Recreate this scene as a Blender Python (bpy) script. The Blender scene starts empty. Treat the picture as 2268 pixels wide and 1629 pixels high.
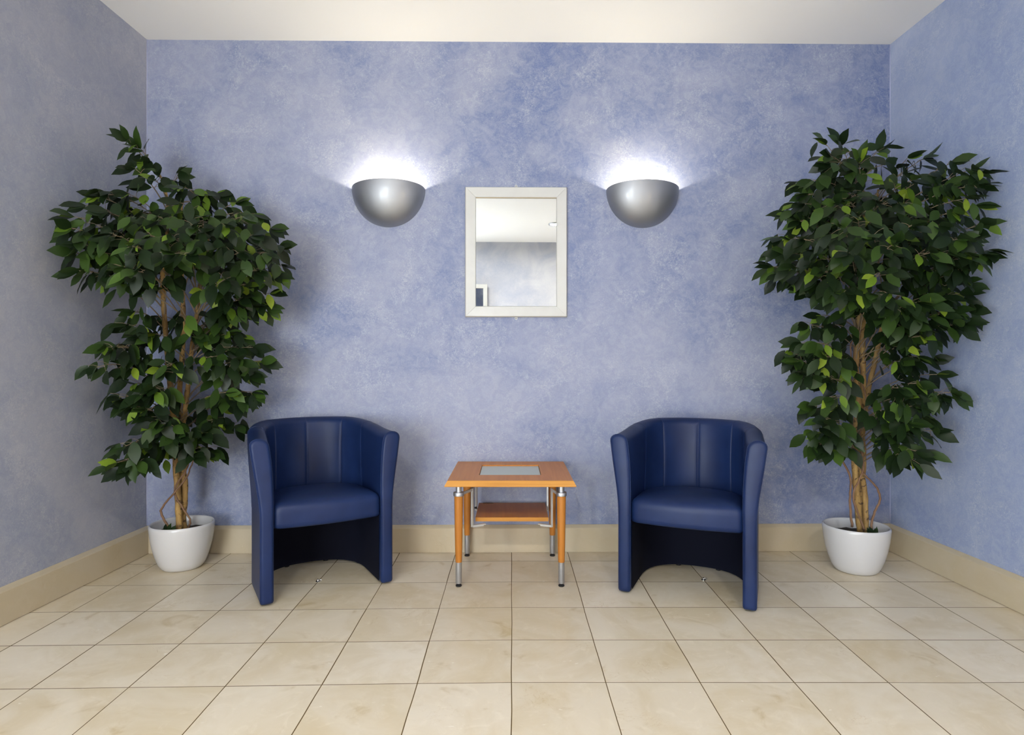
import bpy, bmesh, math, random
from mathutils import Vector, Matrix
random.seed(7)
PI = math.pi
scene = bpy.context.scene
COL = scene.collection

# ---------------------------------------------------------------- camera
CAMH = 1.03
FOC = 1355.0                    # focal length in pixels of the 2268 px wide frame
HX, HY = 1134.0, 805.0          # principal column and horizon row
cam_d = bpy.data.cameras.new('camera'); cam = bpy.data.objects.new('camera', cam_d); COL.objects.link(cam)
cam.location = (0, 0, CAMH); cam.rotation_euler = (PI/2, 0, 0)
cam_d.sensor_width = 36; cam_d.lens = FOC/2268*36
cam_d.shift_y = (HY-814.5)/2268
cam_d.clip_start = 0.02
scene.camera = cam

def at(px, py, d):
    return Vector(((px-HX)/FOC*d, d, CAMH-(py-HY)/FOC*d))

# ---------------------------------------------------------------- helpers
def obj(name, me_or_bm, mat, parent=None, smooth=True, angle=None):
    if isinstance(me_or_bm, bmesh.types.BMesh):
        bmesh.ops.recalc_face_normals(me_or_bm, faces=me_or_bm.faces)
        me = bpy.data.meshes.new(name); me_or_bm.to_mesh(me); me_or_bm.free()
    else:
        me = me_or_bm
    if smooth:
        for p in me.polygons: p.use_smooth = True
    if angle is not None:
        try: me.set_sharp_from_angle(angle=math.radians(angle))
        except Exception: pass
    o = bpy.data.objects.new(name, me); COL.objects.link(o)
    if mat: me.materials.append(mat)
    if parent: o.parent = parent
    return o

def tag(o, label=None, cat=None, group=None, kind=None):
    if label: o['label'] = label
    if cat: o['category'] = cat
    if group: o['group'] = group
    if kind: o['kind'] = kind
    return o

def empty(name, loc, rz=0):
    e = bpy.data.objects.new(name, None); COL.objects.link(e)
    e.location = loc; e.rotation_euler = (0, 0, rz); e.empty_display_size = .05
    return e

def add_box(bm, x0, x1, y0, y1, z0, z1, bevel=0, seg=2):
    vs = [bm.verts.new(p) for p in ((x0,y0,z0),(x1,y0,z0),(x1,y1,z0),(x0,y1,z0),(x0,y0,z1),(x1,y0,z1),(x1,y1,z1),(x0,y1,z1))]
    fs = [bm.faces.new([vs[i] for i in f]) for f in ((3,2,1,0),(4,5,6,7),(0,1,5,4),(1,2,6,5),(2,3,7,6),(3,0,4,7))]
    if bevel:
        es = list({e for f in fs for e in f.edges})
        bmesh.ops.bevel(bm, geom=es, offset=bevel, segments=seg, affect='EDGES', profile=.5)
    return bm

def box(name, x0, x1, y0, y1, z0, z1, mat, parent=None, bevel=0):
    bm = bmesh.new(); add_box(bm, x0, x1, y0, y1, z0, z1, bevel)
    return obj(name, bm, mat, parent, smooth=False)

def add_lathe(bm, prof, cx=0, cy=0, n=48, caps=True):
    rings = []
    for r, z in prof:
        rings.append([bm.verts.new((cx+r*math.cos(2*PI*i/n), cy+r*math.sin(2*PI*i/n), z)) for i in range(n)])
    for a, b in zip(rings, rings[1:]):
        for i in range(n):
            bm.faces.new((a[i], a[(i+1)%n], b[(i+1)%n], b[i]))
    if caps:
        bm.faces.new(rings[0]); bm.faces.new(rings[-1])
    return bm

def lathe(name, prof, mat, parent=None, cx=0, cy=0, n=48, angle=40, caps=True):
    bm = bmesh.new(); add_lathe(bm, prof, cx, cy, n, caps)
    return obj(name, bm, mat, parent, angle=angle)

def add_tube(bm, pts, rad, n=8, closed=False):
    pts = [Vector(p) for p in pts]
    if not hasattr(rad, '__len__'): rad = [rad]*len(pts)
    rings = []; ref = None
    m = len(pts)
    for k, p in enumerate(pts):
        if closed: d = pts[(k+1) % m]-pts[k-1]
        else: d = pts[min(k+1, m-1)]-pts[max(k-1, 0)]
        if d.length < 1e-9: d = Vector((0, 0, 1))
        d.normalize()
        if ref is None:
            ref = d.orthogonal().normalized()
        else:
            ref = (ref-d*ref.dot(d))
            ref = ref.normalized() if ref.length > 1e-6 else d.orthogonal().normalized()
        b = d.cross(ref)
        rings.append([bm.verts.new(p+(ref*math.cos(2*PI*i/n)+b*math.sin(2*PI*i/n))*rad[k]) for i in range(n)])
    prs = list(zip(rings, rings[1:]))
    if closed: prs.append((rings[-1], rings[0]))
    for a, b in prs:
        for i in range(n):
            bm.faces.new((a[i], a[(i+1) % n], b[(i+1) % n], b[i]))
    if not closed:
        bm.faces.new(rings[0]); bm.faces.new(rings[-1])

def smooth_path(pts, n=6):
    pts = [Vector(p) for p in pts]; out = []
    for i in range(len(pts)-1):
        p0 = pts[max(i-1, 0)]; p1 = pts[i]; p2 = pts[i+1]; p3 = pts[min(i+2, len(pts)-1)]
        for k in range(n):
            t = k/n
            out.append(.5*((2*p1)+(p2-p0)*t+(2*p0-5*p1+4*p2-p3)*t*t+(3*p1-p0-3*p2+p3)*t**3))
    out.append(pts[-1]); return out

# ---------------------------------------------------------------- materials
class M:
    def __init__(s, name, base=(.8,.8,.8), rough=.5, metal=0, **kw):
        s.m = bpy.data.materials.new(name); s.m.use_nodes = True
        s.t = s.m.node_tree; s.n = s.t.nodes; s.b = s.n['Principled BSDF']
        s.b.inputs['Base Color'].default_value = (*base, 1); s.b.inputs['Roughness'].default_value = rough
        s.b.inputs['Metallic'].default_value = metal
        for k, v in kw.items(): s.b.inputs[k.replace('_', ' ')].default_value = v
    def node(s, typ, ins=None, **attrs):
        nd = s.n.new(typ)
        for k, v in attrs.items(): setattr(nd, k, v)
        for k, v in (ins or {}).items():
            if isinstance(v, bpy.types.NodeSocket): s.t.links.new(v, nd.inputs[k])
            else: nd.inputs[k].default_value = v
        return nd
    def math(s, op, a, b=0.0, c=None, clamp=False):
        d = {0: a, 1: b}
        if c is not None: d[2] = c
        nd = s.node('ShaderNodeMath', d, operation=op); nd.use_clamp = clamp
        return nd.outputs[0]
    def mix(s, f, a, b, blend='MIX'):
        nd = s.n.new('ShaderNodeMix'); nd.data_type = 'RGBA'; nd.blend_type = blend
        for i, v in ((0, f), (6, a), (7, b)):
            if isinstance(v, bpy.types.NodeSocket): s.t.links.new(v, nd.inputs[i])
            else: nd.inputs[i].default_value = v if i == 0 else (*v, 1) if len(v) == 3 else v
        return nd.outputs[2]
    def noise(s, vec, scale, detail=4, rough=.6, dist=0):
        nd = s.node('ShaderNodeTexNoise', {'Vector': vec, 'Scale': scale, 'Detail': detail, 'Roughness': rough, 'Distortion': dist})
        return nd.outputs['Fac']
    def ramp(s, f, a, b):
        nd = s.node('ShaderNodeMapRange', {0: f, 1: a, 2: b}); nd.interpolation_type = 'SMOOTHSTEP'
        return nd.outputs[0]
    def co(s, scale=None):
        c = s.node('ShaderNodeTexCoord').outputs['Object']
        if scale: c = s.node('ShaderNodeMapping', {'Vector': c, 'Scale': scale}).outputs[0]
        return c
    def base(s, c): s.t.links.new(c, s.b.inputs['Base Color']); return s
    def rough(s, c): s.t.links.new(c, s.b.inputs['Roughness']); return s
    def bump(s, h, strength=.2, dist=.002):
        nd = s.node('ShaderNodeBump', {'Height': h, 'Strength': strength, 'Distance': dist})
        s.t.links.new(nd.outputs[0], s.b.inputs['Normal']); return s

def wall_mat(name, deep, lav, light, seed, amt=1.0):
    w = M(name, rough=.62, Specular_IOR_Level=.35)
    c = w.node('ShaderNodeMapping', {'Vector': w.co(), 'Location': (seed, seed*.7, seed*1.3)}).outputs[0]
    n1 = w.noise(c, .9, 3, .55, .6)
    n2 = w.noise(c, 3.2, 5, .6, .8)
    big = w.ramp(w.math('ADD', w.math('MULTIPLY', n1, .62), w.math('MULTIPLY', n2, .38)), .36, .64)
    col = w.mix(big, deep, lav)
    n3 = w.noise(c, 70, 6, .66, 1.8)
    n4 = w.noise(c, 4.5, 6, .72, .8)
    n6 = w.noise(c, 17, 5, .7, 1.2)
    col = w.mix(w.math('MULTIPLY', w.ramp(n6, .38, .66), .22*amt), col, light)
    gate = w.ramp(n4, .36, .66)
    thr = w.math('SUBTRACT', .60, w.math('MULTIPLY', gate, .15))
    sp = w.math('MULTIPLY', w.math('SUBTRACT', n3, thr), 6.0, clamp=True)
    sp = w.math('MULTIPLY', sp, w.math('MULTIPLY_ADD', gate, .24*amt, .28*amt))
    col = w.mix(sp, col, light)
    n5 = w.noise(c, 150, 4, .7, .8)
    col = w.mix(w.math('MULTIPLY', w.ramp(n5, .38, .68), .17*amt), col, light)
    w.base(col)
    w.bump(w.math('ADD', n3, w.math('MULTIPLY', n5, .5)), .25, .002)
    return w.m

MAT = {}
MAT['wall_back'] = wall_mat('wall_plaster_blue', (.120,.163,.330), (.280,.306,.432), (.47,.49,.54), 14.9)
MAT['wall_left'] = wall_mat('wall_plaster_grey_lightcast', (.245,.275,.375), (.335,.35,.425), (.49,.49,.51), 11.7, .9)  # greyer copy of the plaster, the light on this wall put into its colour
MAT['wall_right'] = wall_mat('wall_plaster_blue_lightcast', (.24,.30,.49), (.34,.395,.56), (.53,.57,.61), 21.3, .9)  # bluer copy of the plaster, daylight tint painted into its colour
MAT['wall_front'] = wall_mat('wall_plaster_pale', (.34,.36,.44), (.52,.52,.54), (.60,.60,.61), 31.3, .5)

w = M('ceiling_paint', (.75,.75,.745), .8); MAT['ceiling'] = w.m
w = M('caulk', (.36,.39,.56), .7); MAT['caulk'] = w.m

# marble tile floor: square tiles, dark joints, each stone with its own tone and veining
def stone(name, tiles):
    f = M(name, rough=.3, Specular_IOR_Level=.45)
    c = f.co()
    if tiles:
        sx = f.node('ShaderNodeSeparateXYZ', {0: c})
        X, Y = sx.outputs[0], sx.outputs[1]
        Yc = f.math('SUBTRACT', Y, f.math('MULTIPLY', f.math('MINIMUM', X, 0.0), .026))
        wob = f.noise(c, 2.3, 2, .5)
        wv = f.math('MULTIPLY', f.math('SUBTRACT', wob, .5), .008)
        u = f.math('DIVIDE', f.math('ADD', f.math('ADD', X, .0015+.304*40), wv), .304)
        v = f.math('DIVIDE', f.math('ADD', f.math('ADD', Yc, -2.880+.3025*40), wv), .3025)
        iu, iv = f.math('FLOOR', u), f.math('FLOOR', v)
        fu, fv = f.math('FRACT', u), f.math('FRACT', v)
        du = f.math('MULTIPLY', f.math('MINIMUM', fu, f.math('SUBTRACT', 1.0, fu)), .304)
        dv = f.math('MULTIPLY', f.math('MINIMUM', fv, f.math('SUBTRACT', 1.0, fv)), .3025)
        wn = f.node('ShaderNodeTexWhiteNoise', {'Vector': f.node('ShaderNodeCombineXYZ', {0: iu, 1: iv}).outputs[0]})
        wn.noise_dimensions = '2D'
        tone, tcol = wn.outputs['Value'], wn.outputs['Color']
        jw = f.math('MULTIPLY_ADD', tone, .0007, .0011)
        ju = f.math('LESS_THAN', du, f.math('MULTIPLY', jw, 1.15)); jv = f.math('LESS_THAN', dv, jw)
        joint = f.math('MAXIMUM', ju, jv)
        c2 = f.node('ShaderNodeVectorMath', {0: c, 1: f.node('ShaderNodeVectorMath', {0: tcol, 'Scale': 7.0}, operation='SCALE').outputs[0]}, operation='ADD').outputs[0]
    else:
        c2 = c
    big = f.noise(c2, 3.0, 5, .6, 1.2)
    med = f.noise(c2, 11, 6, .65, 1.5)
    col = f.mix(f.ramp(big, .35, .68), (.69,.61,.475), (.62,.525,.365))
    col = f.mix(f.math('MULTIPLY', f.ramp(med, .5, .75), .45), col, (.78,.70,.56))
    stn = f.noise(c2, 6.5, 5, .55, .8)
    col = f.mix(f.math('MULTIPLY', f.ramp(stn, .60, .78), .60), col, (.42,.30,.12))
    # thin veins
    vn = f.noise(c2, 5.0, 7, .62, 2.2)
    vein = f.ramp(f.math('ABSOLUTE', f.math('SUBTRACT', vn, .5)), .010, .0)
    gate = f.ramp(f.noise(c2, 4.1, 2, .5), .55, .7)
    col = f.mix(f.math('MULTIPLY', f.math('MULTIPLY', vein, gate), .38), col, (.42,.27,.10))
    fl = f.noise(f.node('ShaderNodeMapping', {'Vector': c2, 'Scale': (1, 1.8, 1)}).outputs[0], 34, 3, .6, .6)
    fg = f.ramp(f.noise(c2, 7.7, 2, .5), .52, .66)
    col = f.mix(f.math('MULTIPLY', f.math('MULTIPLY', f.ramp(fl, .66, .74), fg), .7), col, (.86,.82,.74))
    if tiles:
        hsv = f.node('ShaderNodeHueSaturation', {'Color': col, 'Saturation': f.math('MULTIPLY_ADD', tone, -.22, 1.1), 'Value': f.math('MULTIPLY_ADD', tone, .10, .95)})
        col = f.mix(joint, hsv.outputs[0], (.10,.058,.010))
        f.rough(f.math('ADD', f.math('MULTIPLY_ADD', med, .15, .25), f.math('MULTIPLY', joint, .5)))
        f.bump(f.math('ADD', f.math('MULTIPLY', med, .05), f.math('MULTIPLY', joint, -1.0)), .4, .0012)
    else:
        col = f.mix(.70, col, (.42,.355,.245))
        f.bump(med, .08, .001)
        f.b.inputs['Roughness'].default_value = .42
    f.base(col)
    return f.m
MAT['floor'] = stone('marble_floor_tiles', True)
MAT['skirting'] = stone('marble_skirting', False)

l = M('blue_leather', (.013,.033,.13), .40, Specular_IOR_Level=.22, Coat_Weight=.02, Coat_Roughness=.3)
c = l.co(); g = l.noise(c, 420, 3, .6); v = l.noise(c, 6, 3, .5)
l.base(l.mix(l.ramp(v, .3, .7), (.006,.0155,.062), (.009,.022,.082)))
l.rough(l.math('MULTIPLY_ADD', g, .14, .36)); l.bump(g, .18, .0008)
MAT['leather'] = l.m
MAT['seam'] = M('leather_seam', (.006,.014,.06), .5).m
MAT['underseat_shade'] = M('black_underseat_shade', (.005,.006,.014), .8, Specular_IOR_Level=.1).m
MAT['rubber'] = M('black_rubber', (.01,.01,.012), .35).m
MAT['silver'] = M('satin_aluminium', (.46,.47,.50), .50, 1.0).m
MAT['bracket'] = M('powder_grey_metal', (.50,.49,.47), .42, .35).m
MAT['chrome'] = M('chrome', (.85,.85,.86), .08, 1.0).m

def wood(name, a, b, axis):
    wd = M(name, rough=.40, Specular_IOR_Level=.28, Coat_Weight=.04, Coat_Roughness=.25)
    sc = [45, 45, 45]; sc[axis] = 2.0
    c = wd.co(tuple(sc))
    n = wd.noise(c, 1.0, 4, .6, .8); n2 = wd.noise(wd.co(), 5, 2, .5)
    wd.base(wd.mix(wd.math('MULTIPLY_ADD', wd.ramp(n, .3, .7), .7, wd.math('MULTIPLY', n2, .3)), a, b))
    return wd.m
MAT['wood_top'] = wood('beech_top', (.56,.225,.050), (.46,.17,.034), 1)
MAT['wood_edge'] = wood('beech_lipping', (.55,.26,.052), (.43,.18,.028), 0)
MAT['wood_leg'] = wood('beech_leg', (.44,.175,.030), (.36,.13,.020), 2)
g = M('frosted_glass', (.50,.55,.50), .32, Specular_IOR_Level=.6); MAT['frost'] = g.m

mf = M('pale_wood_frame', (.72,.71,.66), .42, .15)
c = mf.co((12, 12, 12)); mf.base(mf.mix(mf.noise(c, 1, 4, .6, .5), (.56,.56,.54), (.49,.49,.47)))
MAT['frame'] = mf.m
MAT['frame_edge'] = M('frame_edge_brass', (.42,.34,.22), .4, .3).m
MAT['mirror'] = M('mirror_silver', (.59,.605,.61), .0, 1.0).m

sc_ = M('brushed_steel_shade', (.36,.37,.39), .54, 1.0, Coat_Weight=.35, Coat_Roughness=.10)
c = sc_.co(); sc_.bump(sc_.noise(c, 300, 2, .5), .03, .0004)
MAT['sconce'] = sc_.m
MAT['sconce_in'] = M('white_enamel_inside', (.85,.83,.78), .5).m
def emit(name, col, s):
    e = M(name, col, .5); e.b.inputs['Emission Color'].default_value = (*col, 1); e.b.inputs['Emission Strength'].default_value = s
    return e.m

p = M('white_ceramic', (.56,.56,.57), .22, Specular_IOR_Level=.5, Coat_Weight=.3, Coat_Roughness=.15); MAT['pot'] = p.m
s = M('dark_soil', rough=.9); c = s.co(); n = s.noise(c, 60, 5, .7)
s.base(s.mix(n, (.010,.008,.006), (.06,.045,.03))); s.bump(n, .8, .01); MAT['soil'] = s.m
b = M('ficus_bark', rough=.7); c = b.co((9, 9, 3)); n = b.noise(c, 3, 5, .65, .5)
kn = b.noise(b.co((1, 1, 1)), 38, 3, .6, .6)
colb = b.mix(b.ramp(n, .3, .72), (.43,.27,.085), (.19,.105,.035))
b.base(b.mix(b.math('MULTIPLY', b.ramp(kn, .56, .66), .9), colb, (.05,.025,.01))); b.bump(kn, .4, .003)
MAT['bark'] = b.m
b = M('vine_bark', rough=.75); n = b.noise(b.co(), 40, 4, .6)
b.base(b.mix(n, (.26,.15,.085), (.10,.05,.028))); b.bump(n, .5, .002); MAT['vine'] = b.m
MAT['twig'] = M('twig_bark', (.20,.15,.095), .7).m

def leaf_mat(name, stops, trans):
    lf = M(name, rough=.42, Specular_IOR_Level=.28)
    at_ = lf.node('ShaderNodeAttribute', attribute_name='tint')
    cr = lf.node('ShaderNodeValToRGB', {0: at_.outputs['Fac']})
    el = cr.color_ramp.elements
    el[0].position = stops[0][0]; el[0].color = (*stops[0][1], 1); el[1].position = stops[-1][0]; el[1].color = (*stops[-1][1], 1)
    for ps, cc in stops[1:-1]:
        e = el.new(ps); e.color = (*cc, 1)
    geo = lf.node('ShaderNodeNewGeometry')
    n = lf.noise(lf.co(), 55, 3, .6)
    colr = lf.mix(lf.math('MULTIPLY', n, .3), cr.outputs[0], (.03,.06,.01))
    colr = lf.mix(lf.math('MULTIPLY', geo.outputs['Backfacing'], .35), colr, (.045,.075,.03))
    lf.base(colr)
    tr = lf.node('ShaderNodeBsdfTranslucent', {'Color': colr})
    mx = lf.node('ShaderNodeMixShader', {0: trans, 1: lf.b.outputs[0], 2: tr.outputs[0]})
    lf.t.links.new(mx.outputs[0], lf.n['Material Output'].inputs[0])
    return lf.m
MAT['leaf'] = leaf_mat('ficus_leaf', [(0, (.002,.006,.0035)), (.5, (.0065,.0165,.005)), (.82, (.026,.055,.010)), (1, (.060,.115,.018))], .12)
MAT['young'] = leaf_mat('young_leaf', [(0, (.08,.15,.014)), (.6, (.17,.27,.022)), (1, (.32,.42,.04))], .2)

# ---------------------------------------------------------------- room shell
ZC = 2.787                       # ceiling height
YF = -2.2                        # wall behind the camera
BL = (-1.981, 3.320); BR = (2.083, 3.369)          # rear corners
FL = (BL[0]-.034*(BL[1]-YF), YF); FR = (BR[0]+.030*(BR[1]-YF), YF)   # front corners

def struct(o): o['kind'] = 'structure'; return o
def wall(name, a, b, mat, th=.12, z0=-.05, z1=ZC+.05):
    """upright slab whose room face runs a->b (room on the right-hand side when walking a->b is avoided by 'side')"""
    a = Vector((*a, 0)); b = Vector((*b, 0)); cen = Vector((0, .6, 0))
    d = (b-a).normalized(); n = Vector((d.y, -d.x, 0))
    if n.dot(cen-a) > 0: n = -n
    bm = bmesh.new()
    lo = [a-d*0, b, b+n*th, a+n*th]
    vs = [bm.verts.new((q.x, q.y, z)) for z in (z0, z1) for q in lo]
    for f in ((0,1,2,3), (4,5,6,7), (0,1,5,4), (1,2,6,5), (2,3,7,6), (3,0,4,7)): bm.faces.new([vs[i] for i in f])
    return struct(obj(name, bm, mat, smooth=False))
wall('wall_back', (BL[0]-.12, BL[1]-.0014), (BR[0]+.12, BR[1]+.0014), MAT['wall_back'])
wall('wall_left', BL, FL, MAT['wall_left'])
wall('wall_right', BR, FR, MAT['wall_right'])
wall('wall_front', (FL[0]-.12, YF), (FR[0]+.12, YF), MAT['wall_front'])
struct(box('floor', -2.5, 2.6, YF-.2, 3.6, -.08, 0, MAT['floor']))
struct(box('ceiling', -2.5, 2.6, YF-.2, 3.6, ZC, ZC+.08, MAT['ceiling']))

def skirting(name, a, b, th=.021):
    a = Vector((*a, 0)); b = Vector((*b, 0)); cen = Vector((0, .6, 0))
    d = (b-a).normalized(); n = Vector((d.y, -d.x, 0))
    if n.dot(cen-a) < 0: n = -n
    prof = [(0, 0), (th-.005, 0), (th-.005, .0035), (th, .0035), (th, .131), (th-.003, .135), (.004, .147), (0, .148)]
    bm = bmesh.new()
    rings = [[bm.verts.new((q+n*u)+Vector((0, 0, z))) for u, z in prof] for q in (a, b)]
    m = len(prof)
    for i in range(m): bm.faces.new((rings[0][i], rings[0][(i+1) % m], rings[1][(i+1) % m], rings[1][i]))
    bm.faces.new(rings[0]); bm.faces.new(rings[1])
    return struct(obj(name, bm, MAT['skirting'], smooth=False))
skirting('baseboard_back', BL, BR)
skirting('baseboard_left', (BL[0], BL[1]), FL)
skirting('baseboard_right', (BR[0], BR[1]), FR)
skirting('baseboard_front', FL, FR)
# pale filler bead down the two rear corners
for i, (cx, cy, sgn) in enumerate(((BL[0], BL[1], 1), (BR[0], BR[1], -1))):
    bm = bmesh.new(); add_tube(bm, [(cx+.001*sgn, cy-.001, .148+(ZC-.148)*k/30) for k in range(31)], [.0020+.0012*random.random() for k in range(31)], 6)
    struct(obj('trim_%d' % (i+1), bm, MAT['caulk']))

# unseen daylight: inferred left window; glazed door and right window added as fill
def glazed(name, cx, cy, rz, wd, z0, z1, col, strength, bars):
    r = empty(name, (cx, cy, 0), rz); struct(r)          # local +y points into the room
    fr = bmesh.new(); h = wd/2
    add_box(fr, -h, -h+.07, 0, .05, z0, z1, .004); add_box(fr, h-.07, h, 0, .05, z0, z1, .004)
    add_box(fr, -h, h, 0, .05, z1-.07, z1, .004); add_box(fr, -h, h, 0, .05, z0, z0+.09, .004)
    for k in range(1, bars+1):
        z = z0+(z1-z0)*k/(bars+1); add_box(fr, -h, h, 0, .04, z-.02, z+.02, .003)
    obj('window_frame', fr, MAT['frame'], r, smooth=False)
    box('pane', -h+.06, h-.06, .008, .014, z0+.08, z1-.06, emit(name+'_daylight', col, strength), r)
glazed('fill_door_1', -1.45, YF+.001, 0, 1.20, .02, 2.10, (.93,.97,1.0), 12.5, 1)
lx = lambda y: BL[0]-.034*(BL[1]-y)
glazed('window_1', lx(-.9)+.002, -.9, -PI/2+.034, 1.6, .10, 1.40, (.82,.92,1.0), 22.0, 1)
rx_ = lambda y: BR[0]+.030*(BR[1]-y)
glazed('fill_window_2', rx_(-.9)-.002, -.9, PI/2-.030, 1.4, .10, 1.40, (1.0,.83,.58), 9.0, 1)

# ---------------------------------------------------------------- ceiling lights (behind the camera, seen in the mirror)
def ceiling_light(x, y, label):
    r = empty('ceiling_light', (x, y, ZC)); tag(r, label, 'light', 'ceiling lights')
    lathe('light_ring', [(.066, 0), (.092, 0), (.096, -.006), (.092, -.012), (.078, -.014), (.070, -.008), (.066, 0)], MAT['silver'], r, caps=False)
    lathe('lamp', [(.0685, -.004), (.060, -.006), (.030, -.008), (.001, -.009)], emit('ceiling_lamp_glow', (1.0, .97, .91), 1000), r, n=32)
    return r
ceiling_light(.66, -1.03, 'small round ceiling light with a bright lamp, reflected at the right edge of the mirror')
ceiling_light(-.63, -1.02, 'small round ceiling light reflected at the far left edge of the mirror')

# ---------------------------------------------------------------- wall sconces
def sconce(x, yw, label, rot):
    r = empty('wall_sconce', (x, yw, 1.979), rot); tag(r, label, 'wall lamp', 'half bowl wall lamps')
    RX, RY, RZ = .1985, .128, .208
    def shell(k, zt):
        V = []
        NA, NB = 48, 24
        for j in range(NB+1):
            ph = (PI/2)*j/NB                      # 0 at rim, 90 at the pole
            row = []
            for i in range(NA+1):
                th = PI*i/NA
                row.append(Vector((RX*k*math.cos(th)*math.cos(ph), -RY*k*math.sin(th)*math.cos(ph), zt-RZ*k*math.sin(ph)+.022*math.sin(th)*math.cos(ph))))
            V.append(row)
        return V
    def grid(bm, V):
        g = [[bm.verts.new(p) for p in row] for row in V]
        for a, b in zip(g, g[1:]):
            for i in range(len(a)-1): bm.faces.new((a[i], a[i+1], b[i+1], b[i]))
        return g
    bm = bmesh.new(); A = grid(bm, shell(1, 0)); B = grid(bm, shell(.985, -.0002))
    for i in range(len(A[0])-1): bm.faces.new((A[0][i], A[0][i+1], B[0][i+1], B[0][i]))
    for j in range(len(A)-1):
        for e in (0, -1): bm.faces.new((A[j][e], A[j+1][e], B[j+1][e], B[j][e]))
    bmesh.ops.remove_doubles(bm, verts=bm.verts, dist=1e-5)
    obj('shade', bm, MAT['sconce'], r, angle=50)
    bm = bmesh.new(); grid(bm, shell(.975, -.003)); bmesh.ops.remove_doubles(bm, verts=bm.verts, dist=1e-5)
    obj('shade_lining', bm, MAT['sconce_in'], r)
    bm = bmesh.new(); add_box(bm, -.06, .06, -.012, -.001, -.14, -.03, .003); obj('back_plate', bm, MAT['sconce_in'], r, smooth=False)
    bm = bmesh.new(); add_lathe(bm, [(.016, -.145), (.018, -.125), (.018, -.11), (.012, -.106)], 0, -.050, 20)
    obj('lamp_holder', bm, MAT['sconce_in'], r, angle=40)
    bm = bmesh.new(); add_lathe(bm, [(.004, -.106), (.016, -.096), (.024, -.080), (.022, -.064), (.010, -.054), (.001, -.052)], 0, -.050, 20)
    obj('bulb', bm, emit('sconce_bulb_glow', (1.0, .89, .66), BULB), r)
    return r
BULB = 640
yw = lambda x: BL[1]+(x-BL[0])*(BR[1]-BL[1])/(BR[0]-BL[0])
wrot = math.atan2(BR[1]-BL[1], BR[0]-BL[0])
sconce(-.672, yw(-.672), 'half bowl brushed metal wall lamp to the left of the mirror', wrot)
sconce(.714, yw(.714), 'half bowl brushed metal wall lamp to the right of the mirror', wrot)

# ---------------------------------------------------------------- framed mirrors
def framed_mirror(loc, rot, label, W=.552, H=.705, fw=.057):
    """origin at the centre of the back; local -y faces the viewer"""
    r = empty('framed_mirror', loc); r.rotation_euler = rot; tag(r, label, 'mirror')
    T = .020; w, h = W/2, H/2
    sides = [((-w, -h), (w, -h)), ((w, -h), (w, h)), ((w, h), (-w, h)), ((-w, h), (-w, -h))]
    for (a, b) in sides:                                   # four mitred rails
        bm = bmesh.new()
        def inn(p, k): return (p[0]-math.copysign(k, p[0]), p[1]-math.copysign(k, p[1]))
        g = .0004
        prof = [(0, -.002), (0, -(T-.003)), (.003, -T), (fw-.003, -(T-.002)), (fw, -(T-.005)), (fw, -.004)]
        rings = []
        for q, s_ in ((a, 1), (b, -1)):
            dx, dz = (b[0]-a[0]), (b[1]-a[1]); L = math.hypot(dx, dz); ux, uz = dx/L*g*s_, dz/L*g*s_
            rings.append([bm.verts.new((inn(q, k)[0]+ux, y, inn(q, k)[1]+uz)) for k, y in prof])
        m = len(prof)
        for i in range(m): bm.faces.new((rings[0][i], rings[0][(i+1) % m], rings[1][(i+1) % m], rings[1][i]))
        bm.faces.new(rings[0]); bm.faces.new(rings[1])
        obj('frame_rail', bm, MAT['frame'], r, smooth=False)
    bm = bmesh.new()
    e = .0035; ins = .0015
    for x0, x1, z0, z1 in ((-w+ins, w-ins, h-e-ins, h-ins), (-w+ins, w-ins, -h+ins, -h+e+ins), (-w+ins, -w+e+ins, -h+ins, h-ins), (w-e-ins, w-ins, -h+ins, h-ins)):
        add_box(bm, x0-(.003 if x0 < -w+.01 else 0), x1+(.003 if x1 > w-.01 else 0), -.006, -.0005, z0-(.003 if z0 < -h+.01 else 0), z1+(.003 if z1 > h-.01 else 0))
    obj('backing_edge', bm, MAT['frame_edge'], r, smooth=False)
    box('mirror_glass', -w+fw-.006, w-fw+.006, -.011, -.006, -h+fw-.006, h-fw+.006, MAT['mirror'], r)
    bm = bmesh.new(); k = fw
    for x0, x1, z0, z1 in ((-w+k-.001, w-k+.001, h-k-.0022, h-k+.001), ):
        add_box(bm, x0, x1, -.0165, -.0112, z0, z1)
    obj('inner_slip', bm, MAT['frame_edge'], r, smooth=False)
    for s_ in (1, -1):
        bm = bmesh.new()
        z0, z1 = h-.004, h+.010
        pts = [(-.0085, z0), (.0085, z0), (.0075, z1)]+[(.0075*math.cos(t*PI/6), z1+.0065*math.sin(t*PI/6)) for t in range(1, 6)]+[(-.0075, z1)]
        f0 = [bm.verts.new((x, -.0035, z*s_)) for x, z in pts]; f1 = [bm.verts.new((x, -.0012, z*s_)) for x, z in pts]
        bm.faces.new(f0); bm.faces.new(f1)
        for i in range(len(pts)): bm.faces.new((f0[i], f0[(i+1) % len(pts)], f1[(i+1) % len(pts)], f1[i]))
        pl = obj('hanging_plate', bm, MAT['frame'], r, smooth=False)
        bm = bmesh.new(); add_tube(bm, [(0, -.0034, s_*(h+.009)), (0, -.0060, s_*(h+.009))], [.0035, .0028], 12)
        obj('screw', bm, MAT['silver'], pl)
    return r
framed_mirror((.0225, yw(.0225), 1.636), (0, 0, wrot), 'pale framed rectangular mirror hanging between the two wall lamps')
a_ = framed_mirror((-.225-.277, YF+.062, 2.165-.352), (math.radians(3.2), 0, PI-math.radians(4.6)), 'pale framed mirror on the opposite wall, its corner seen reflected in the other mirror')

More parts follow.
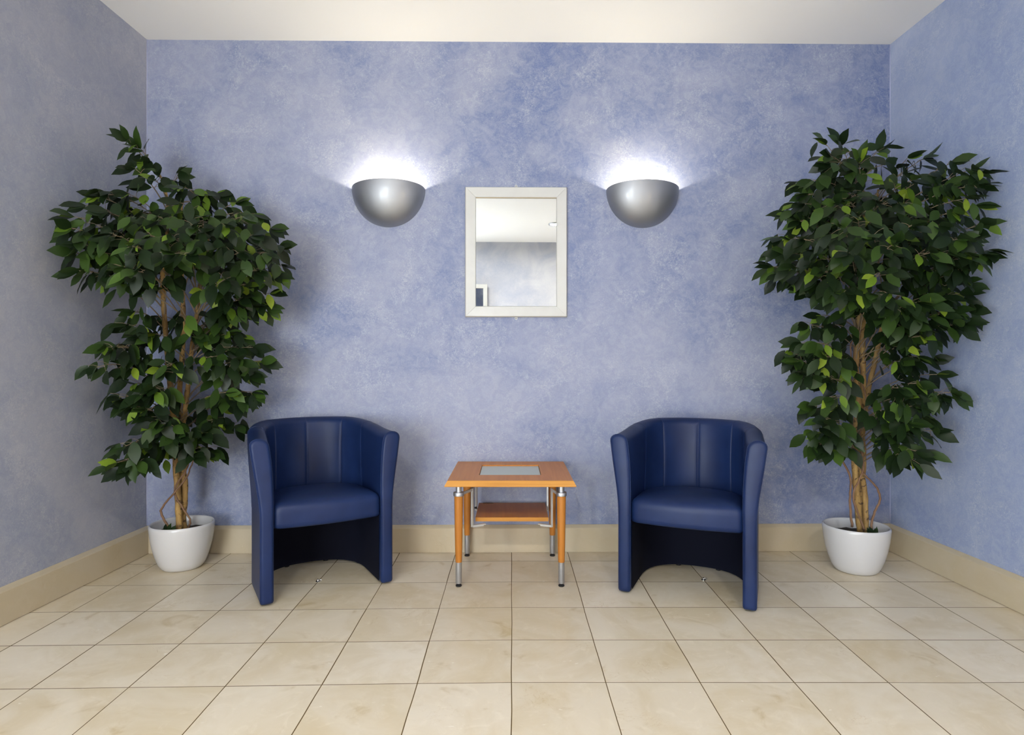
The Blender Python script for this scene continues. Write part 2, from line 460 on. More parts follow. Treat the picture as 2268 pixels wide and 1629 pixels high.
# ---------------------------------------------------------------- tub armchairs
def armchair(loc, rz, label):
    root = empty('tub_armchair', loc, rz); tag(root, label, 'armchair', 'blue leather tub armchairs')
    A, Bq, L0 = .262, .265, .235            # half width, rear radius, straight arm length (shell centre line)
    Zb, Z0 = .008, .395
    arc = PI/2*(A+Bq)/2; tot = L0+arc
    def plan(u):                             # u in [-1,1], 0 = middle of the back
        s = abs(u)*tot; sg = 1 if u >= 0 else -1
        if s < arc:
            t = s/arc*PI/2
            ex = .86
            c_, s__ = math.cos(t), math.sin(t)
            p = Vector((sg*A*(s__**ex), L0+Bq*(c_**ex)))
            n = Vector((sg*s__/A, c_/Bq)); n.normalize()
        else:
            p = Vector((sg*A, L0-(s-arc))); n = Vector((sg, 0))
        return p, n
    def ztop(u):
        k = min(1, max(0, (1-abs(u))/.75)); k = k*k*(3-2*k)
        return .709+.041*k
    def flare(u, z):
        k = max(0, (z-Z0)/(.72-Z0)); a = abs(u); f = .006+.028*min(1, max(0, (a-.55)/.45))**1.3+.026*max(0, 1-a/.5)
        return f*k**1.4
    def hth(z):
        k = max(0, min(1, (z-.34)/.30)); return .0265+.0125*k*k*(3-2*k)
    def sect(u, inset=0.0, fwd=0.0, groove=0.0):
        p, n = plan(u); zt = ztop(u)-inset; zb = Zb+inset
        pts = []
        NZ = 16
        zr = zt-(hth(zt)-inset)*.80
        def P(off, z):
            q = p+n*off
            lean = max(0, (z-Z0))*.05
            return Vector((q.x, q.y-fwd+lean*abs(u)**6, z))
        zs = [zb, zb+.0012, zb+.004, zb+.008, zb+.013]+[zb+.013+(zr-zb-.013)*i/NZ for i in range(1, NZ+1)]
        def bo(z):
            t = max(0.0, min(1.0, (zb+.013-z)/.013)); return .012*(1-math.sqrt(1-t*t))
        for z in zs:                         # outside, bottom to top
            pts.append(P(flare(u, z)+hth(z)-inset-min(bo(z), (hth(z)-inset)*.8), z))
        for i in range(1, 10):               # rolled top
            th = PI*i/10; h = hth(zt)-inset
            z = zr+math.sin(th)*(zt-zr); pts.append(P(flare(u, z)+math.cos(th)*h, z))
        for z in reversed(zs):
            pts.append(P(flare(u, z)-hth(z)+inset+min(bo(z), (hth(z)-inset)*.8)+(groove if z > .30 else groove*.4), z))
        return pts
    bm = bmesh.new()
    seams = [-.56, -.28, 0.0, .28, .56]
    us = sorted(set([-1+2*i/96 for i in range(97)]))
    us = [u for u in us if all(abs(u-q) > .011 for q in seams)]
    for q in seams: us += [q-.010, q-.004, q, q+.004, q+.010]
    us.sort()
    rings = []
    rr = .013
    caps = [(rr*(1-math.cos(t)), rr*math.sin(t)) for t in (PI/2, PI/3, PI/6)]
    for ins, fw in caps: rings.append(sect(-1, ins, fw))
    for u in us:
        g = 0.0
        for q in seams:
            d = abs(u-q)
            if d < .002: g = .0042
            elif d < .006: g = .0016
        rings.append(sect(u, 0, 0, g))
    for ins, fw in reversed(caps): rings.append(sect(1, ins, fw))
    V = [[bm.verts.new(p_) for p_ in r_] for r_ in rings]
    m = len(V[0])
    for a, b in zip(V, V[1:]):
        for i in range(m): bm.faces.new((a[i], a[(i+1) % m], b[(i+1) % m], b[i]))
    for E in (V[0], V[-1]):
        i, j = 0, m-1
        while j-i > 2:
            bm.faces.new((E[i], E[i+1], E[j-1], E[j])); i += 1; j -= 1
        if j-i == 2: bm.faces.new((E[i], E[i+1], E[j]))
    shell = obj('shell', bm, MAT['leather'], root)
    # piping round each front panel, stitched seam lines inside the back
    for sg in (-1, 1):
        loop = [q for q in sect(sg, .0005, .0012)]
        loop = loop[1:-1]
        bm = bmesh.new(); add_tube(bm, loop, .0019, 6)
        obj('piping', bm, MAT['leather'], shell)
    for q in seams:
        pts = sect(q, 0, 0, .0036)[12:-10]
        bm = bmesh.new(); add_tube(bm, pts, .0011, 5); obj('seam', bm, MAT['seam'], shell)
    # dark sheet painting in the shade on the inner face below the seat
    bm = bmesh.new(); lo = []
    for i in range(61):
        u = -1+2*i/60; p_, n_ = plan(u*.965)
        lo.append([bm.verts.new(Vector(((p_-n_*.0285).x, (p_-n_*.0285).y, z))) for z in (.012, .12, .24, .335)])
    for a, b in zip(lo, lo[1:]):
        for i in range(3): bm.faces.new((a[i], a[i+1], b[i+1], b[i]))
    obj('underseat_shade', bm, MAT['underseat_shade'], root)
    # seat cushion
    def outline(ins, n=64):
        out = []
        Ai, Bi = A-.0235, Bq-.022
        for i in range(n):
            t = i/n
            if t < .62:                       # sides and rear
                u = -1+2*t/.62; p_, n_ = plan(u*.985); q = p_-n_*(.0255+ins)
                out.append(Vector((q.x, max(q.y, .020+ins))))
            else:
                k = (t-.62)/.38; x = (A-.0255-ins)*(1-2*k)
                out.append(Vector((x, .010+ins-.022*(1-(1-2*k)**2))))
        return out
    zz = [(.030, .316), (.008, .317), (.001, .325), (0, .340), (.0, .385), (.001, .402), (.006, .415), (.016, .424), (.032, .430), (.06, .436), (.10, .440), (.15, .443), (.20, .444)]
    bm = bmesh.new(); R = []
    for ins, z in zz:
        o_ = outline(min(ins, .05)) if ins <= .05 else outline(.05)
        if ins > .05:
            f_ = (.25-ins)/.20; c0 = Vector((0, .24)); o_ = [c0+(q-c0)*f_ for q in o_]
        R.append([bm.verts.new((q.x, q.y, z - .022*max(0, (q.y-.1))/.4)) for q in o_])
    for a, b in zip(R, R[1:]):
        k = len(a)
        for i in range(k): bm.faces.new((a[i], a[(i+1) % k], b[(i+1) % k], b[i]))
    bm.faces.new(R[0]); bm.faces.new(R[-1])
    obj('seat', bm, MAT['leather'], root)
    for u in (-.97, -.45, .45, .97, -.13, .13):
        p_, n_ = plan(u); lathe('glide', [(.011, 0), (.013, .002), (.013, .0095)], MAT['rubber'], root, p_.x, p_.y+(.018 if abs(u) > .9 else 0), 16)
    return root
armchair((-.812, 2.722, 0), math.radians(30), 'blue leather tub armchair left of the small wooden table')
armchair((.744, 2.636, 0), math.radians(-23.5), 'blue leather tub armchair right of the small wooden table')

# ---------------------------------------------------------------- side table
def side_table():
    r = empty('side_table', (-.0, 3.06, 0)); tag(r, 'small square beech side table with frosted glass inset and lower shelf', 'table')
    cx = 0.0
    # tabletop: square board with bevelled lipping and a rectangular opening
    x0, x1, y0, y1 = -.3075, .2925, -.288, .282
    ox0, ox1, oy0, oy1 = -.158, .140, -.132, .155
    zt, zb = .495, .468
    bm = bmesh.new()
    def loop(e, z): return [bm.verts.new(q) for q in ((x0+e, y0+e, z), (x1-e, y0+e, z), (x1-e, y1-e, z), (x0+e, y1-e, z))]
    def inner(z): return [bm.verts.new(q) for q in ((ox0, oy0, z), (ox1, oy0, z), (ox1, oy1, z), (ox0, oy1, z))]
    T, I, J = loop(.014, zt), inner(zt), inner(zb+.004)
    for i in range(4):
        k = (i+1) % 4
        bm.faces.new((T[i], T[k], I[k], I[i])); bm.faces.new((I[i], I[k], J[k], J[i]))
    bm.faces.new(J)
    top = obj('tabletop', bm, MAT['wood_top'], r, smooth=False)
    bm = bmesh.new(); A_, B_, C_, D_ = loop(.014, zt-.0003), loop(.012, zt-.003), loop(.0015, zb+.006), loop(.0, zb+.003)
    E_ = loop(.002, zb)
    for P_, Q_ in ((A_, B_), (B_, C_), (C_, D_), (D_, E_)):
        for i in range(4):
            k = (i+1) % 4; bm.faces.new((P_[i], P_[k], Q_[k], Q_[i]))
    bm.faces.new(E_)
    obj('edge_lipping', bm, MAT['wood_edge'], top, smooth=False)
    gl = box('glass_inset', ox0+.002, ox1-.002, oy0+.002, oy1-.002, zt-.014, zt-.006, MAT['frost'], r, .001)
    gl['label'] = 'frosted grey glass panel'
    legs = [(-.246, -.235), (.228, -.235), (-.240, .210), (.216, .210)]
    for lx_, ly_ in legs:
        lg = lathe('leg', [(.0148, .112), (.0155, .120), (.0175, .20), (.0195, .32), (.0205, .40), (.0203, .4195)], MAT['wood_leg'], r, lx_, ly_, 32)
        lathe('metal_sleeve', [(.0135, .014), (.0143, .016), (.0143, .113), (.0150, .1165)], MAT['silver'], lg, lx_, ly_, 32)
        lathe('collar', [(.0205, .4175), (.0240, .4180), (.0245, .4195), (.0245, .4330), (.0235, .4345), (.0140, .4350)], MAT['silver'], lg, lx_, ly_, 32)
        lathe('metal_neck', [(.0134, .434), (.0134, .4685)], MAT['silver'], lg, lx_, ly_, 32)
        lathe('foot', [(.0130, .0), (.0145, .0025), (.0140, .0065), (.0085, .0105), (.0045, .0115), (.0045, .0150)], MAT['rubber'], lg, lx_, ly_, 24)
    # shelf on four flat Z shaped brackets
    sx0, sx1, sy0, sy1, sz0, sz1 = -.178, .178, -.078, .235, .2585, .278
    sh = box('shelf', sx0, sx1, sy0, sy1, sz0, sz1, MAT['wood_top'], r, .0008)
    nb = bmesh.new(); add_lathe(nb, [(.001, sz1+.0012), (1, sz1+.0012), (1, sz1-.002)], 0, 0, 24, caps=False)
    bmesh.ops.scale(nb, vec=(.030, .011, 1), verts=nb.verts); bmesh.ops.translate(nb, vec=(-.128, sy1-.010, 0), verts=nb.verts); obj('cable_notch', nb, MAT['vine'], sh)
    box('shelf_edge', sx0, sx1, sy0-.0012, sy0+.0008, sz0+.0004, sz1-.0004, MAT['wood_edge'], sh)
    for lx_, ly_ in legs:
        sg = 1 if lx_ < 0 else -1; sy = 1 if ly_ < 0 else -1
        L_ = Vector((lx_, ly_, 0)); K_ = Vector((-.189*sg, ly_+.090*sy if sy > 0 else ly_-.035, 0)); N_ = Vector((-.128*sg, K_.y+.030*sy, 0))
        wd, th = .0065, .0022
        path = [Vector((L_.x+sg*.020, L_.y+sy*.012, .427)), Vector((K_.x, K_.y, .427)), Vector((K_.x, K_.y, .2560)), Vector((N_.x, N_.y, .2560))]
        bm = bmesh.new()
        d1 = (path[1]-path[0]).normalized(); s1 = Vector((-d1.y, d1.x, 0))
        def bar(p, q, sd, up):
            vs = [bm.verts.new(z_) for e in (p, q) for z_ in (e+sd+up, e-sd+up, e-sd-up, e+sd-up)]
            for f in ((0,1,2,3), (4,5,6,7), (0,1,5,4), (1,2,6,5), (2,3,7,6), (3,0,4,7)): bm.faces.new([vs[i] for i in f])
        bar(path[0], path[1]+d1*.004, s1*th, Vector((0, 0, wd)))
        bar(path[1]+Vector((0, 0, .0064)), path[2]-Vector((0, 0, .0064)), s1*.0042, d1*.0055)
        d3 = (path[3]-path[2]).normalized(); s3 = Vector((-d3.y, d3.x, 0))
        bar(path[2]+Vector((0, 0, 0)), path[3], s3*wd, Vector((0, 0, .0022)))
        bar(path[2]+Vector((0, 0, -.0040)), path[3]+Vector((0,0,-.0040))-d3*.01, s3*th, Vector((0, 0, .0045)))
        obj('shelf_bracket', bm, MAT['bracket'], r, smooth=False)
    bm = bmesh.new(); add_tube(bm, [(-.194, .10, .283), (-.181, .10, .283)], [.005, .006], 12); obj('bracket_screw', bm, MAT['rubber'], r)
side_table()
#cst = lathe('coaster', [(.044, .2782), (.046, .2795), (.046, .2815), (.044, .2825)], M('dark_brown_plastic', (.03,.012,.008), .4).m, None, -.120, 3.245)
#tag(cst, 'thin dark disc lying at the back left of the table shelf', 'coaster')

# tiny shiny studs pressed into tile joints
for x, y, lab in ((-.915, 2.885, 'tiny shiny stud on the tile joint under the left armchair'), (.910, 2.905, 'tiny shiny stud on the tile joint under the right armchair')):
    e = empty('floor_stud', (x, y, 0)); tag(e, lab, 'stud', 'studs on the floor joints')
    lathe('base_disc', [(.011, 0), (.011, .002), (.008, .0035), (.001, .004)], MAT['chrome'], e, n=20)
    bm = bmesh.new(); bmesh.ops.create_icosphere(bm, subdivisions=2, radius=.0048, matrix=Matrix.Translation((-.001, 0, .0075))); obj('knob', bm, MAT['chrome'], e)
    bm = bmesh.new(); add_tube(bm, [(.004+.0065+.0065*math.cos(t*PI/6), .002, .0045+.004*math.sin(t*PI/6)) for t in range(12)], .0012, 6, closed=True); obj('wire_ring', bm, MAT['chrome'], e)

# ---------------------------------------------------------------- potted ficus trees
LEAF_T = (0, .10, .27, .50, .72, .88, 1.0)
LEAF_W = (0, .22, .42, .50, .37, .15, 0)
def add_leaf(bm, lay, p, d, nrm, L, tint, rnd):
    d = d.normalized(); nrm = (nrm-d*nrm.dot(d))
    nrm = nrm.normalized() if nrm.length > 1e-4 else d.orthogonal().normalized()
    s = d.cross(nrm).normalized()
    W = L*rnd.uniform(.42, .54); curl = rnd.uniform(.05, .28); fold = rnd.uniform(.05, .22); twist = rnd.uniform(-.25, .25)
    prev = None; newf = []
    for k, (t, w_) in enumerate(zip(LEAF_T, LEAF_W)):
        c = p+d*(L*t*(1-.12*curl))-nrm*(curl*L*t*t*.8)
        if w_ == 0:
            cur = [bm.verts.new(c)]
        else:
            a = twist*t; s2 = s*math.cos(a)+nrm*math.sin(a)
            e1, e2 = rnd.uniform(-.05, .05), rnd.uniform(-.05, .05)
            cur = [bm.verts.new(c+s2*(W*w_)+nrm*(W*w_*(fold+e1))), bm.verts.new(c), bm.verts.new(c-s2*(W*w_)+nrm*(W*w_*(fold+e2)))]
        if prev:
            if len(prev) == 1: newf += [bm.faces.new((prev[0], cur[0], cur[1])), bm.faces.new((prev[0], cur[1], cur[2]))]
            elif len(cur) == 1: newf += [bm.faces.new((prev[0], cur[0], prev[1])), bm.faces.new((prev[1], cur[0], prev[2]))]
            else: newf += [bm.faces.new((prev[0], cur[0], cur[1], prev[1])), bm.faces.new((prev[1], cur[1], cur[2], prev[2]))]
        prev = cur
    for f in newf: f[lay] = tint

def raw_obj(name, bm, mat, parent):
    me = bpy.data.meshes.new(name); bm.to_mesh(me); bm.free()
    for p_ in me.polygons: p_.use_smooth = True
    o = bpy.data.objects.new(name, me); COL.objects.link(o); me.materials.append(mat); o.parent = parent; return o

def ficus(base, label, pot_label, stems, vines, tips, fills, seed, rim):
    rnd = random.Random(seed)
    root = empty('potted_ficus', base); tag(root, label, 'plant', 'potted ficus trees')
    O = Vector(base)
    R = rim
    bm = bmesh.new()
    prof = [(.001, .0), (R*.56, .0), (R*.61, .003), (R*.67, .012), (R*.74, .032), (R*.83, .070), (R*.91, .115), (R*.962, .16), (R*.988, .195), (R*1.0, .212), (R*.995, .220), (R*.965, .2255), (R*.93, .224), (R*.915, .217), (R*.90, .19), (R*.83, .14), (R*.75, .10), (.001, .10)]
    add_lathe(bm, prof, 0, 0, 72, caps=False); bmesh.ops.remove_doubles(bm, verts=bm.verts, dist=.0005)
    pt = obj('pot', bm, MAT['pot'], root, angle=60)
    bm = bmesh.new(); n = 36; pr = [(0.001, .183), (R*.3, .184), (R*.6, .180), (R*.885, .176), (R*.86, .165)]
    add_lathe(bm, pr, 0, 0, n, caps=False)
    for v_ in bm.verts: v_.co.z += rnd.uniform(-.003, .003)
    obj('soil', bm, MAT['soil'], root)
    S = []
    for st in stems:
        pts = [at(px, py, d)-O for px, py, d, rd in st]; rads = [rd for *_, rd in st]
        sp = smooth_path(pts, 6); m = len(sp)
        rs = []
        for i in range(m):
            q = i/6; a = min(int(q), len(rads)-2); t = q-a; rs.append((rads[a]*(1-t)+rads[a+1]*t)*(1+.10*math.sin(i*2.3+seed)))
        S.append(sp)
        bm = bmesh.new(); add_tube(bm, sp, rs, 10); obj('trunk', bm, MAT['bark'], root)
    for vn in vines:
        pts = [at(px, py, d)-O for px, py, d, rd in vn]; rads = [rd for *_, rd in vn]
        sp = smooth_path(pts, 6)
        sp = [q+Vector((rnd.uniform(-.002, .002), rnd.uniform(-.002, .002), 0)) for q in sp]
        bm = bmesh.new(); add_tube(bm, sp, [rads[0]+(rads[-1]-rads[0])*i/(len(sp)-1) for i in range(len(sp))], 7); obj('vine', bm, MAT['vine'], root)
    tw = bmesh.new(); lf = bmesh.new(); yg = bmesh.new()
    ll = lf.faces.layers.float.new('tint'); yl = yg.faces.layers.float.new('tint')
    CEN = at(*stems[0][-1][:3])-O
    def inside(p):     # keep leaves off the walls
        q = p+O
        q.y = min(q.y, 3.285)
        q.x = max(q.x, lx(q.y)+.045); q.x = min(q.x, BR[0]-.035)
        return q-O
    def leaf(p, d, out, L=None, young=None):
        L = L or rnd.uniform(.078, .112)
        if young is None: young = rnd.random() < .11
        if young: L *= .78
        nrm = (out*rnd.uniform(.2, .9)+Vector((0, -.75, .55))+Vector((rnd.uniform(-.6, .6), rnd.uniform(-.5, .5), rnd.uniform(-.5, .5))))
        tip = p+d.normalized()*L
        ti = inside(tip)
        if (ti-tip).length > 1e-5: d = (ti-p)+Vector((0, 0, -.02))
        if young: add_leaf(yg, yl, p, d, nrm, L, rnd.random(), rnd)
        else: add_leaf(lf, ll, p, d, nrm, L, min(1, rnd.random()*.9+(.15 if rnd.random() < .2 else 0)), rnd)
    def origin(tip, low):
        best = None
        for sp in S:
            for q in sp:
                if q.z > tip.z+.06 or q.z < .52: continue
                horiz = math.hypot(tip.x-q.x, tip.y-q.y)
                c = abs((tip.z-q.z)-min(.22, horiz*low))*2+horiz*.6+rnd.uniform(0, .15)
                if best is None or c < best[0]: best = (c, q)
        return (best[1] if best else S[0][len(S[0])//2]).copy()
    def spray(tip, nl=8, low=.45, arch=.22, start=.42):
        tip = inside(tip)
        o = origin(tip, low)
        v = tip-o; L = v.length
        if L < .05: v = Vector((rnd.uniform(-1, 1), -1, 0))*.1; L = .1
        ctrl = o+v*.5+Vector((0, 0, 1))*arch*L
        P = [inside(o*(1-t)**2+ctrl*2*t*(1-t)+tip*t*t) if t > .3 else o*(1-t)**2+ctrl*2*t*(1-t)+tip*t*t for t in [i/8 for i in range(9)]]
        add_tube(tw, P, [.0034-.0022*i/8 for i in range(9)], 5)
        out = Vector((v.x, v.y, 0)); out = out.normalized() if out.length > .02 else Vector((0, -1, 0))
        n = max(5, int(nl*min(1.5, max(.6, L/.30))))
        for k in range(n):
            t = start+(1-start)*(k+rnd.random()*.5)/n
            p = o*(1-t)**2+ctrl*2*t*(1-t)+tip*t*t
            tang = ((ctrl-o)*(1-t)+(tip-ctrl)*t).normalized()
            side = tang.cross(Vector((0, 0, 1))); side = side.normalized() if side.length > .01 else Vector((1, 0, 0))
            sg = 1 if k % 2 else -1
            off = (side*sg*rnd.uniform(.5, 1)+Vector((0, 0, rnd.uniform(-.5, .5)))+tang*.5)
            q = inside(p+off.normalized()*rnd.uniform(.018, .060))
            add_tube(tw, [p, (p+q)/2+Vector((0, 0, .004)), q], [.0012, .0010, .0008], 4)
            d = tang*rnd.uniform(.2, .7)+side*sg*rnd.uniform(.2, .9)+Vector((rnd.uniform(-.2, .2), rnd.uniform(-.3, .1), rnd.uniform(-1.6, -.10)))
            leaf(q, d, out)
        tang = (tip-ctrl).normalized()
        for k in range(3):
            d = tang+Vector((rnd.uniform(-.6, .6), rnd.uniform(-.5, .3), rnd.uniform(-.6, .25)))
            leaf(tip, d, out)
    for tp in tips:
        px, py, d = tp[:3]; kw = tp[3] if len(tp) > 3 else {}
        spray(at(px, py, d)-O, **kw)
    for (cx, cy, rx, ry, d0, d1, cnt) in fills:
        for i in range(cnt):
            a = rnd.uniform(0, 2*PI); rr = math.sqrt(rnd.random())
            px, py = cx+rx*rr*math.cos(a), cy+ry*rr*math.sin(a)
            spray(at(px, py, rnd.uniform(d0, d1))-O, nl=8, start=.30)
    for bm_ in (tw, lf, yg):      # leaves that would touch a wall lie flat against it
        for v_ in bm_.verts:
            q = v_.co+O; q.y = min(q.y, 3.312); q.x = max(q.x, lx(q.y)+.012); q.x = min(q.x, rx_(q.y)-.012); v_.co = q-O
    obj_tw = raw_obj('twigs', tw, MAT['twig'], root)
    raw_obj('foliage', lf, MAT['leaf'], root)
    y_ = raw_obj('young_leaves', yg, MAT['young'], root); y_['label'] = 'bright yellow green young leaves'
    # a few leaves standing out of the soil
    bs = bmesh.new(); bl = bs.faces.layers.float.new('tint')
    bx = vines[0][0]; p0 = at(bx[0], bx[1], bx[2])-O
    for k in range(4):
        add_leaf(bs, bl, Vector((p0.x+rnd.uniform(-.01, .02), p0.y-.012, .184)), Vector((rnd.uniform(-.6, .6), -.1, 1)), Vector((rnd.uniform(-.4, .4), -1, .2)), rnd.uniform(.04, .06), rnd.uniform(.2, .8), rnd)
    raw_obj('basal_leaves', bs, MAT['leaf'], root)
    return root

TR = .0125
ficus((-1.668, 3.095, 0), 'tall potted ficus in a white pot in the left corner', '',
    [[(398,1178,3.07,.016), (394,1100,3.07,.016), (388,1000,3.08,.0155), (382,900,3.06,.015), (372,800,3.04,.013), (364,700,3.0,.012), (360,620,2.98,.011), (366,540,2.98,.010), (372,470,2.98,.008), (360,400,2.97,.005), (322,345,2.95,.003)],
     [(408,1178,3.10,.015), (402,1090,3.12,.016), (408,1000,3.10,.0155), (396,930,3.12,.015), (398,860,3.10,.013), (404,780,3.08,.012), (406,700,3.06,.012), (402,600,3.04,.011), (398,520,3.02,.009), (404,440,3.0,.005)],
     [(402,1178,3.13,.015), (410,1080,3.10,.015), (398,990,3.14,.014), (408,920,3.07,.014), (416,860,3.05,.012), (424,780,3.03,.011), (436,700,3.02,.011), (442,640,3.0,.010), (456,560,3.0,.007), (470,490,3.0,.004)]],
    [[(372,1168,3.04,.006), (357,1138,3.02,.0055), (362,1122,3.02,.005), (388,1090,3.0,.005), (412,1060,3.02,.005), (424,1030,3.04,.004), (438,1000,3.04,.003)],
     [(415,1172,3.06,.005), (420,1150,3.04,.005), (392,1105,3.02,.005), (388,1080,3.02,.005), (412,1042,3.04,.005), (420,1010,3.08,.004)]],
    [(285,312,2.88,dict(low=1.2,arch=.05,nl=10,start=.25)), (312,330,2.92,dict(low=1.2,arch=.05,nl=10)), (330,365,2.9,dict(low=1.0,arch=.08)), (300,375,2.8,dict(low=.8)), (345,400,2.85),
     (395,392,3.0,dict(low=1.2,arch=.05)), (440,425,2.9), (410,415,2.8), (240,430,2.75), (285,430,2.8), (215,435,2.72),
     (165,480,2.60), (158,505,2.58), (190,455,2.66), (180,540,2.58), (165,560,2.58), (195,600,2.62), (175,600,2.58), (230,560,2.6), (215,500,2.6), (250,520,2.5), (240,470,2.65), (265,590,2.5), (300,600,2.45), (290,545,2.4),
     (480,428,2.95), (520,450,3.0), (560,475,3.0), (600,505,2.95), (618,545,2.95), (625,590,2.9), (610,610,2.85), (590,560,2.75), (560,520,2.7), (530,560,2.6), (570,600,2.7), (540,480,2.8), (500,500,2.6),
     (598,650,2.95), (590,680,2.95), (560,680,2.9), (530,665,2.8), (500,620,2.6), (545,630,2.8), (520,690,2.95),
     (380,520,2.5), (330,520,2.45), (420,560,2.5), (470,540,2.55), (350,480,2.6), (450,480,2.65), (400,450,2.75), (380,560,2.45), (310,480,2.6), (430,500,2.55),
     (212,815,2.62,dict(arch=.35,start=.35)), (236,770,2.66,dict(arch=.3)), (285,720,2.75), (300,690,2.85), (260,770,2.72), (300,800,2.8), (320,750,2.8),
     (578,800,2.95), (560,770,2.98), (555,830,2.9), (535,745,3.0), (530,800,2.85), (500,740,2.95), (480,790,2.85), (510,770,2.95),
     (560,868,2.98), (535,885,2.95), (500,870,2.9), (265,880,2.75), (285,900,2.78), (300,850,2.8), (330,870,2.75), (320,910,2.75),
     (522,942,3.05), (480,930,2.95), (450,960,2.85), (430,1005,2.85), (465,1000,2.95), (400,960,2.8), (365,940,2.75), (345,930,2.75),
     (258,1025,2.62,dict(arch=.05)), (285,1030,2.65,dict(arch=.05)), (275,990,2.65), (325,990,2.8), (350,960,2.8),
     (385,805,2.75), (345,860,2.75), (435,745,2.9), (345,740,2.8), (395,700,2.85), (455,720,2.95)],
    [(390,520,190,80,2.85,3.2,30), (400,750,90,60,3.12,3.26,5), (400,920,80,40,3.12,3.26,5)],
    5, .150)

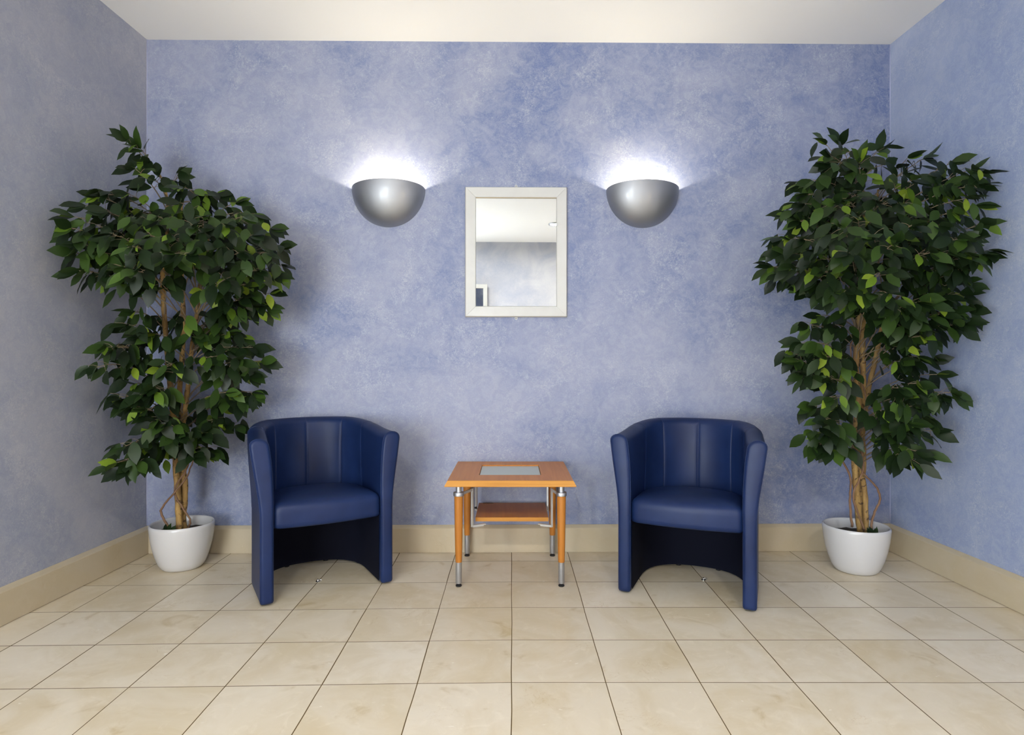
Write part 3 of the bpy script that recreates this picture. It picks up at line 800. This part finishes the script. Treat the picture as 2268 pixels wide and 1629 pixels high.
ficus((1.712, 3.045, 0), 'tall potted ficus in a white pot in the right corner', '',
    [[(1905,1178,3.02,.015), (1898,1100,3.02,.016), (1893,1000,3.02,.015), (1900,900,3.02,.015), (1896,800,3.0,.014), (1903,700,2.98,.013), (1908,620,2.96,.0125), (1910,540,2.95,.0115), (1912,470,2.95,.009), (1905,400,2.93,.005), (1880,350,2.9,.003)],
     [(1913,1180,3.05,.014), (1908,1100,3.06,.015), (1912,1010,3.07,.014), (1906,930,3.08,.014), (1912,850,3.04,.013), (1910,760,3.03,.013), (1914,690,3.01,.012), (1918,600,3.0,.010), (1935,500,3.0,.008), (1945,420,3.0,.004)],
     [(1918,1180,3.02,.013), (1915,1090,3.04,.013), (1903,1020,3.04,.013), (1914,930,3.05,.0125), (1922,870,3.06,.012), (1938,800,3.05,.0115), (1952,730,3.04,.011), (1958,650,3.02,.010), (1968,580,3.02,.008), (1985,500,3.0,.005)]],
    [[(1930,1172,2.98,.006), (1935,1140,2.97,.0055), (1950,1105,2.96,.005), (1940,1078,2.96,.0055), (1918,1055,2.98,.005), (1900,1030,3.0,.004)],
     [(1888,1168,2.98,.006), (1882,1110,2.97,.007), (1884,1060,2.98,.006), (1862,1010,2.98,.005), (1866,980,2.98,.005), (1895,950,2.98,.004)],
     [(1915,1175,2.98,.005), (1890,1100,2.96,.005), (1912,1040,2.96,.005), (1905,960,2.98,.005), (1918,880,2.99,.005), (1885,790,2.95,.004), (1895,745,2.94,.004), (1950,705,2.95,.003), (2020,690,2.9,.002)]],
    [(1830,320,2.85,dict(low=1.1,arch=.05)), (1862,322,2.85,dict(low=1.2,arch=.05)), (1882,335,2.9,dict(low=1.2,arch=.05)), (1840,345,2.8), (1903,360,2.8,dict(low=1.1,arch=.05)), (1942,335,2.95,dict(low=1.2,arch=.05)), (1960,365,2.95), (2010,350,2.95,dict(low=.9,arch=.1)), (2045,352,2.9,dict(low=.9,arch=.1)), (2000,385,2.8), (2020,400,2.7),
     (2105,362,2.70,dict(low=.6,arch=.1,start=.5)), (2150,375,2.66,dict(low=.6,arch=.12,start=.5)), (2180,385,2.62,dict(low=.6,arch=.15,start=.5)), (2165,410,2.6,dict(start=.5)), (2130,400,2.65), (2090,410,2.7), (2140,440,2.6),
     (1840,365,2.8), (1800,400,2.85), (1775,405,2.9), (1790,430,2.8), (1760,450,2.9), (1748,475,2.9), (1770,490,2.8), (1725,525,2.9), (1718,555,2.9), (1712,590,2.88), (1735,610,2.85), (1740,560,2.75), (1790,640,2.9), (1760,590,2.7), (1800,560,2.6), (1780,530,2.6), (1750,530,2.75), (1820,600,2.6), (1850,640,2.65),
     (2160,455,2.6), (2170,500,2.56), (2188,555,2.55), (2165,565,2.55), (2120,530,2.5), (2150,520,2.5), (2100,560,2.5), (2130,600,2.6), (2080,500,2.5), (2060,560,2.5), (2100,590,2.6), (2110,470,2.6), (2140,570,2.52),
     (2130,625,2.66), (2125,650,2.66), (2142,685,2.64), (2130,715,2.64), (2100,690,2.62), (2060,700,2.6), (2040,745,2.65), (2020,720,2.65), (2080,660,2.6), (2110,720,2.62), (2030,670,2.55), (2000,690,2.6),
     (1900,480,2.5), (1860,500,2.45), (1930,520,2.45), (1980,540,2.45), (2020,500,2.5), (1950,450,2.6), (1880,560,2.45), (1960,600,2.45), (1930,650,2.5), (1970,650,2.5), (1880,440,2.65), (1850,450,2.6), (2000,450,2.6), (1880,640,2.55),
     (1758,785,2.92), (1775,760,2.92), (1790,720,2.95), (1820,700,2.95), (1768,800,2.88), (1800,815,2.9), (1810,760,2.8), (1830,790,2.75), (1850,720,2.85), (1840,840,2.8), (1780,830,2.85),
     (1800,955,2.85), (1815,985,2.85), (1835,990,2.85), (1805,900,2.9), (1830,930,2.75), (1840,880,2.75), (1820,960,2.8),
     (2075,830,2.8), (2060,800,2.85), (2030,790,2.8), (2105,870,2.7,dict(start=.6)), (2080,875,2.7,dict(start=.6)), (2000,800,2.8), (2030,850,2.75), (1990,860,2.75), (1985,770,2.9), (2010,880,2.75),
     (2065,955,2.72), (2045,930,2.75), (2010,935,2.75), (2020,900,2.75), (1990,950,2.8), (1960,910,2.75), (2028,1000,2.72), (2018,1020,2.7), (1990,1000,2.8), (1975,965,2.8)],
    [(1945,500,200,95,2.8,3.15,32), (1900,770,90,50,3.1,3.25,4), (1910,910,70,40,3.1,3.25,4)],
    9, .152)

# ---------------------------------------------------------------- world and view
wd = bpy.data.worlds.new('world'); scene.world = wd; wd.use_nodes = True
wd.node_tree.nodes['Background'].inputs[0].default_value = (.5, .55, .65, 1)
wd.node_tree.nodes['Background'].inputs[1].default_value = .3
scene.view_settings.view_transform = 'Standard'
scene.view_settings.look = 'None'
scene.view_settings.exposure = 0.20
scene.view_settings.gamma = 1.0
scene.view_settings.use_curve_mapping = False
scene.cycles.use_denoising = True
scene.cycles.max_bounces = 10
scene.cycles.diffuse_bounces = 6
scene.cycles.sample_clamp_indirect = 6.0
scene.cycles.caustics_reflective = False
scene.cycles.caustics_refractive = False
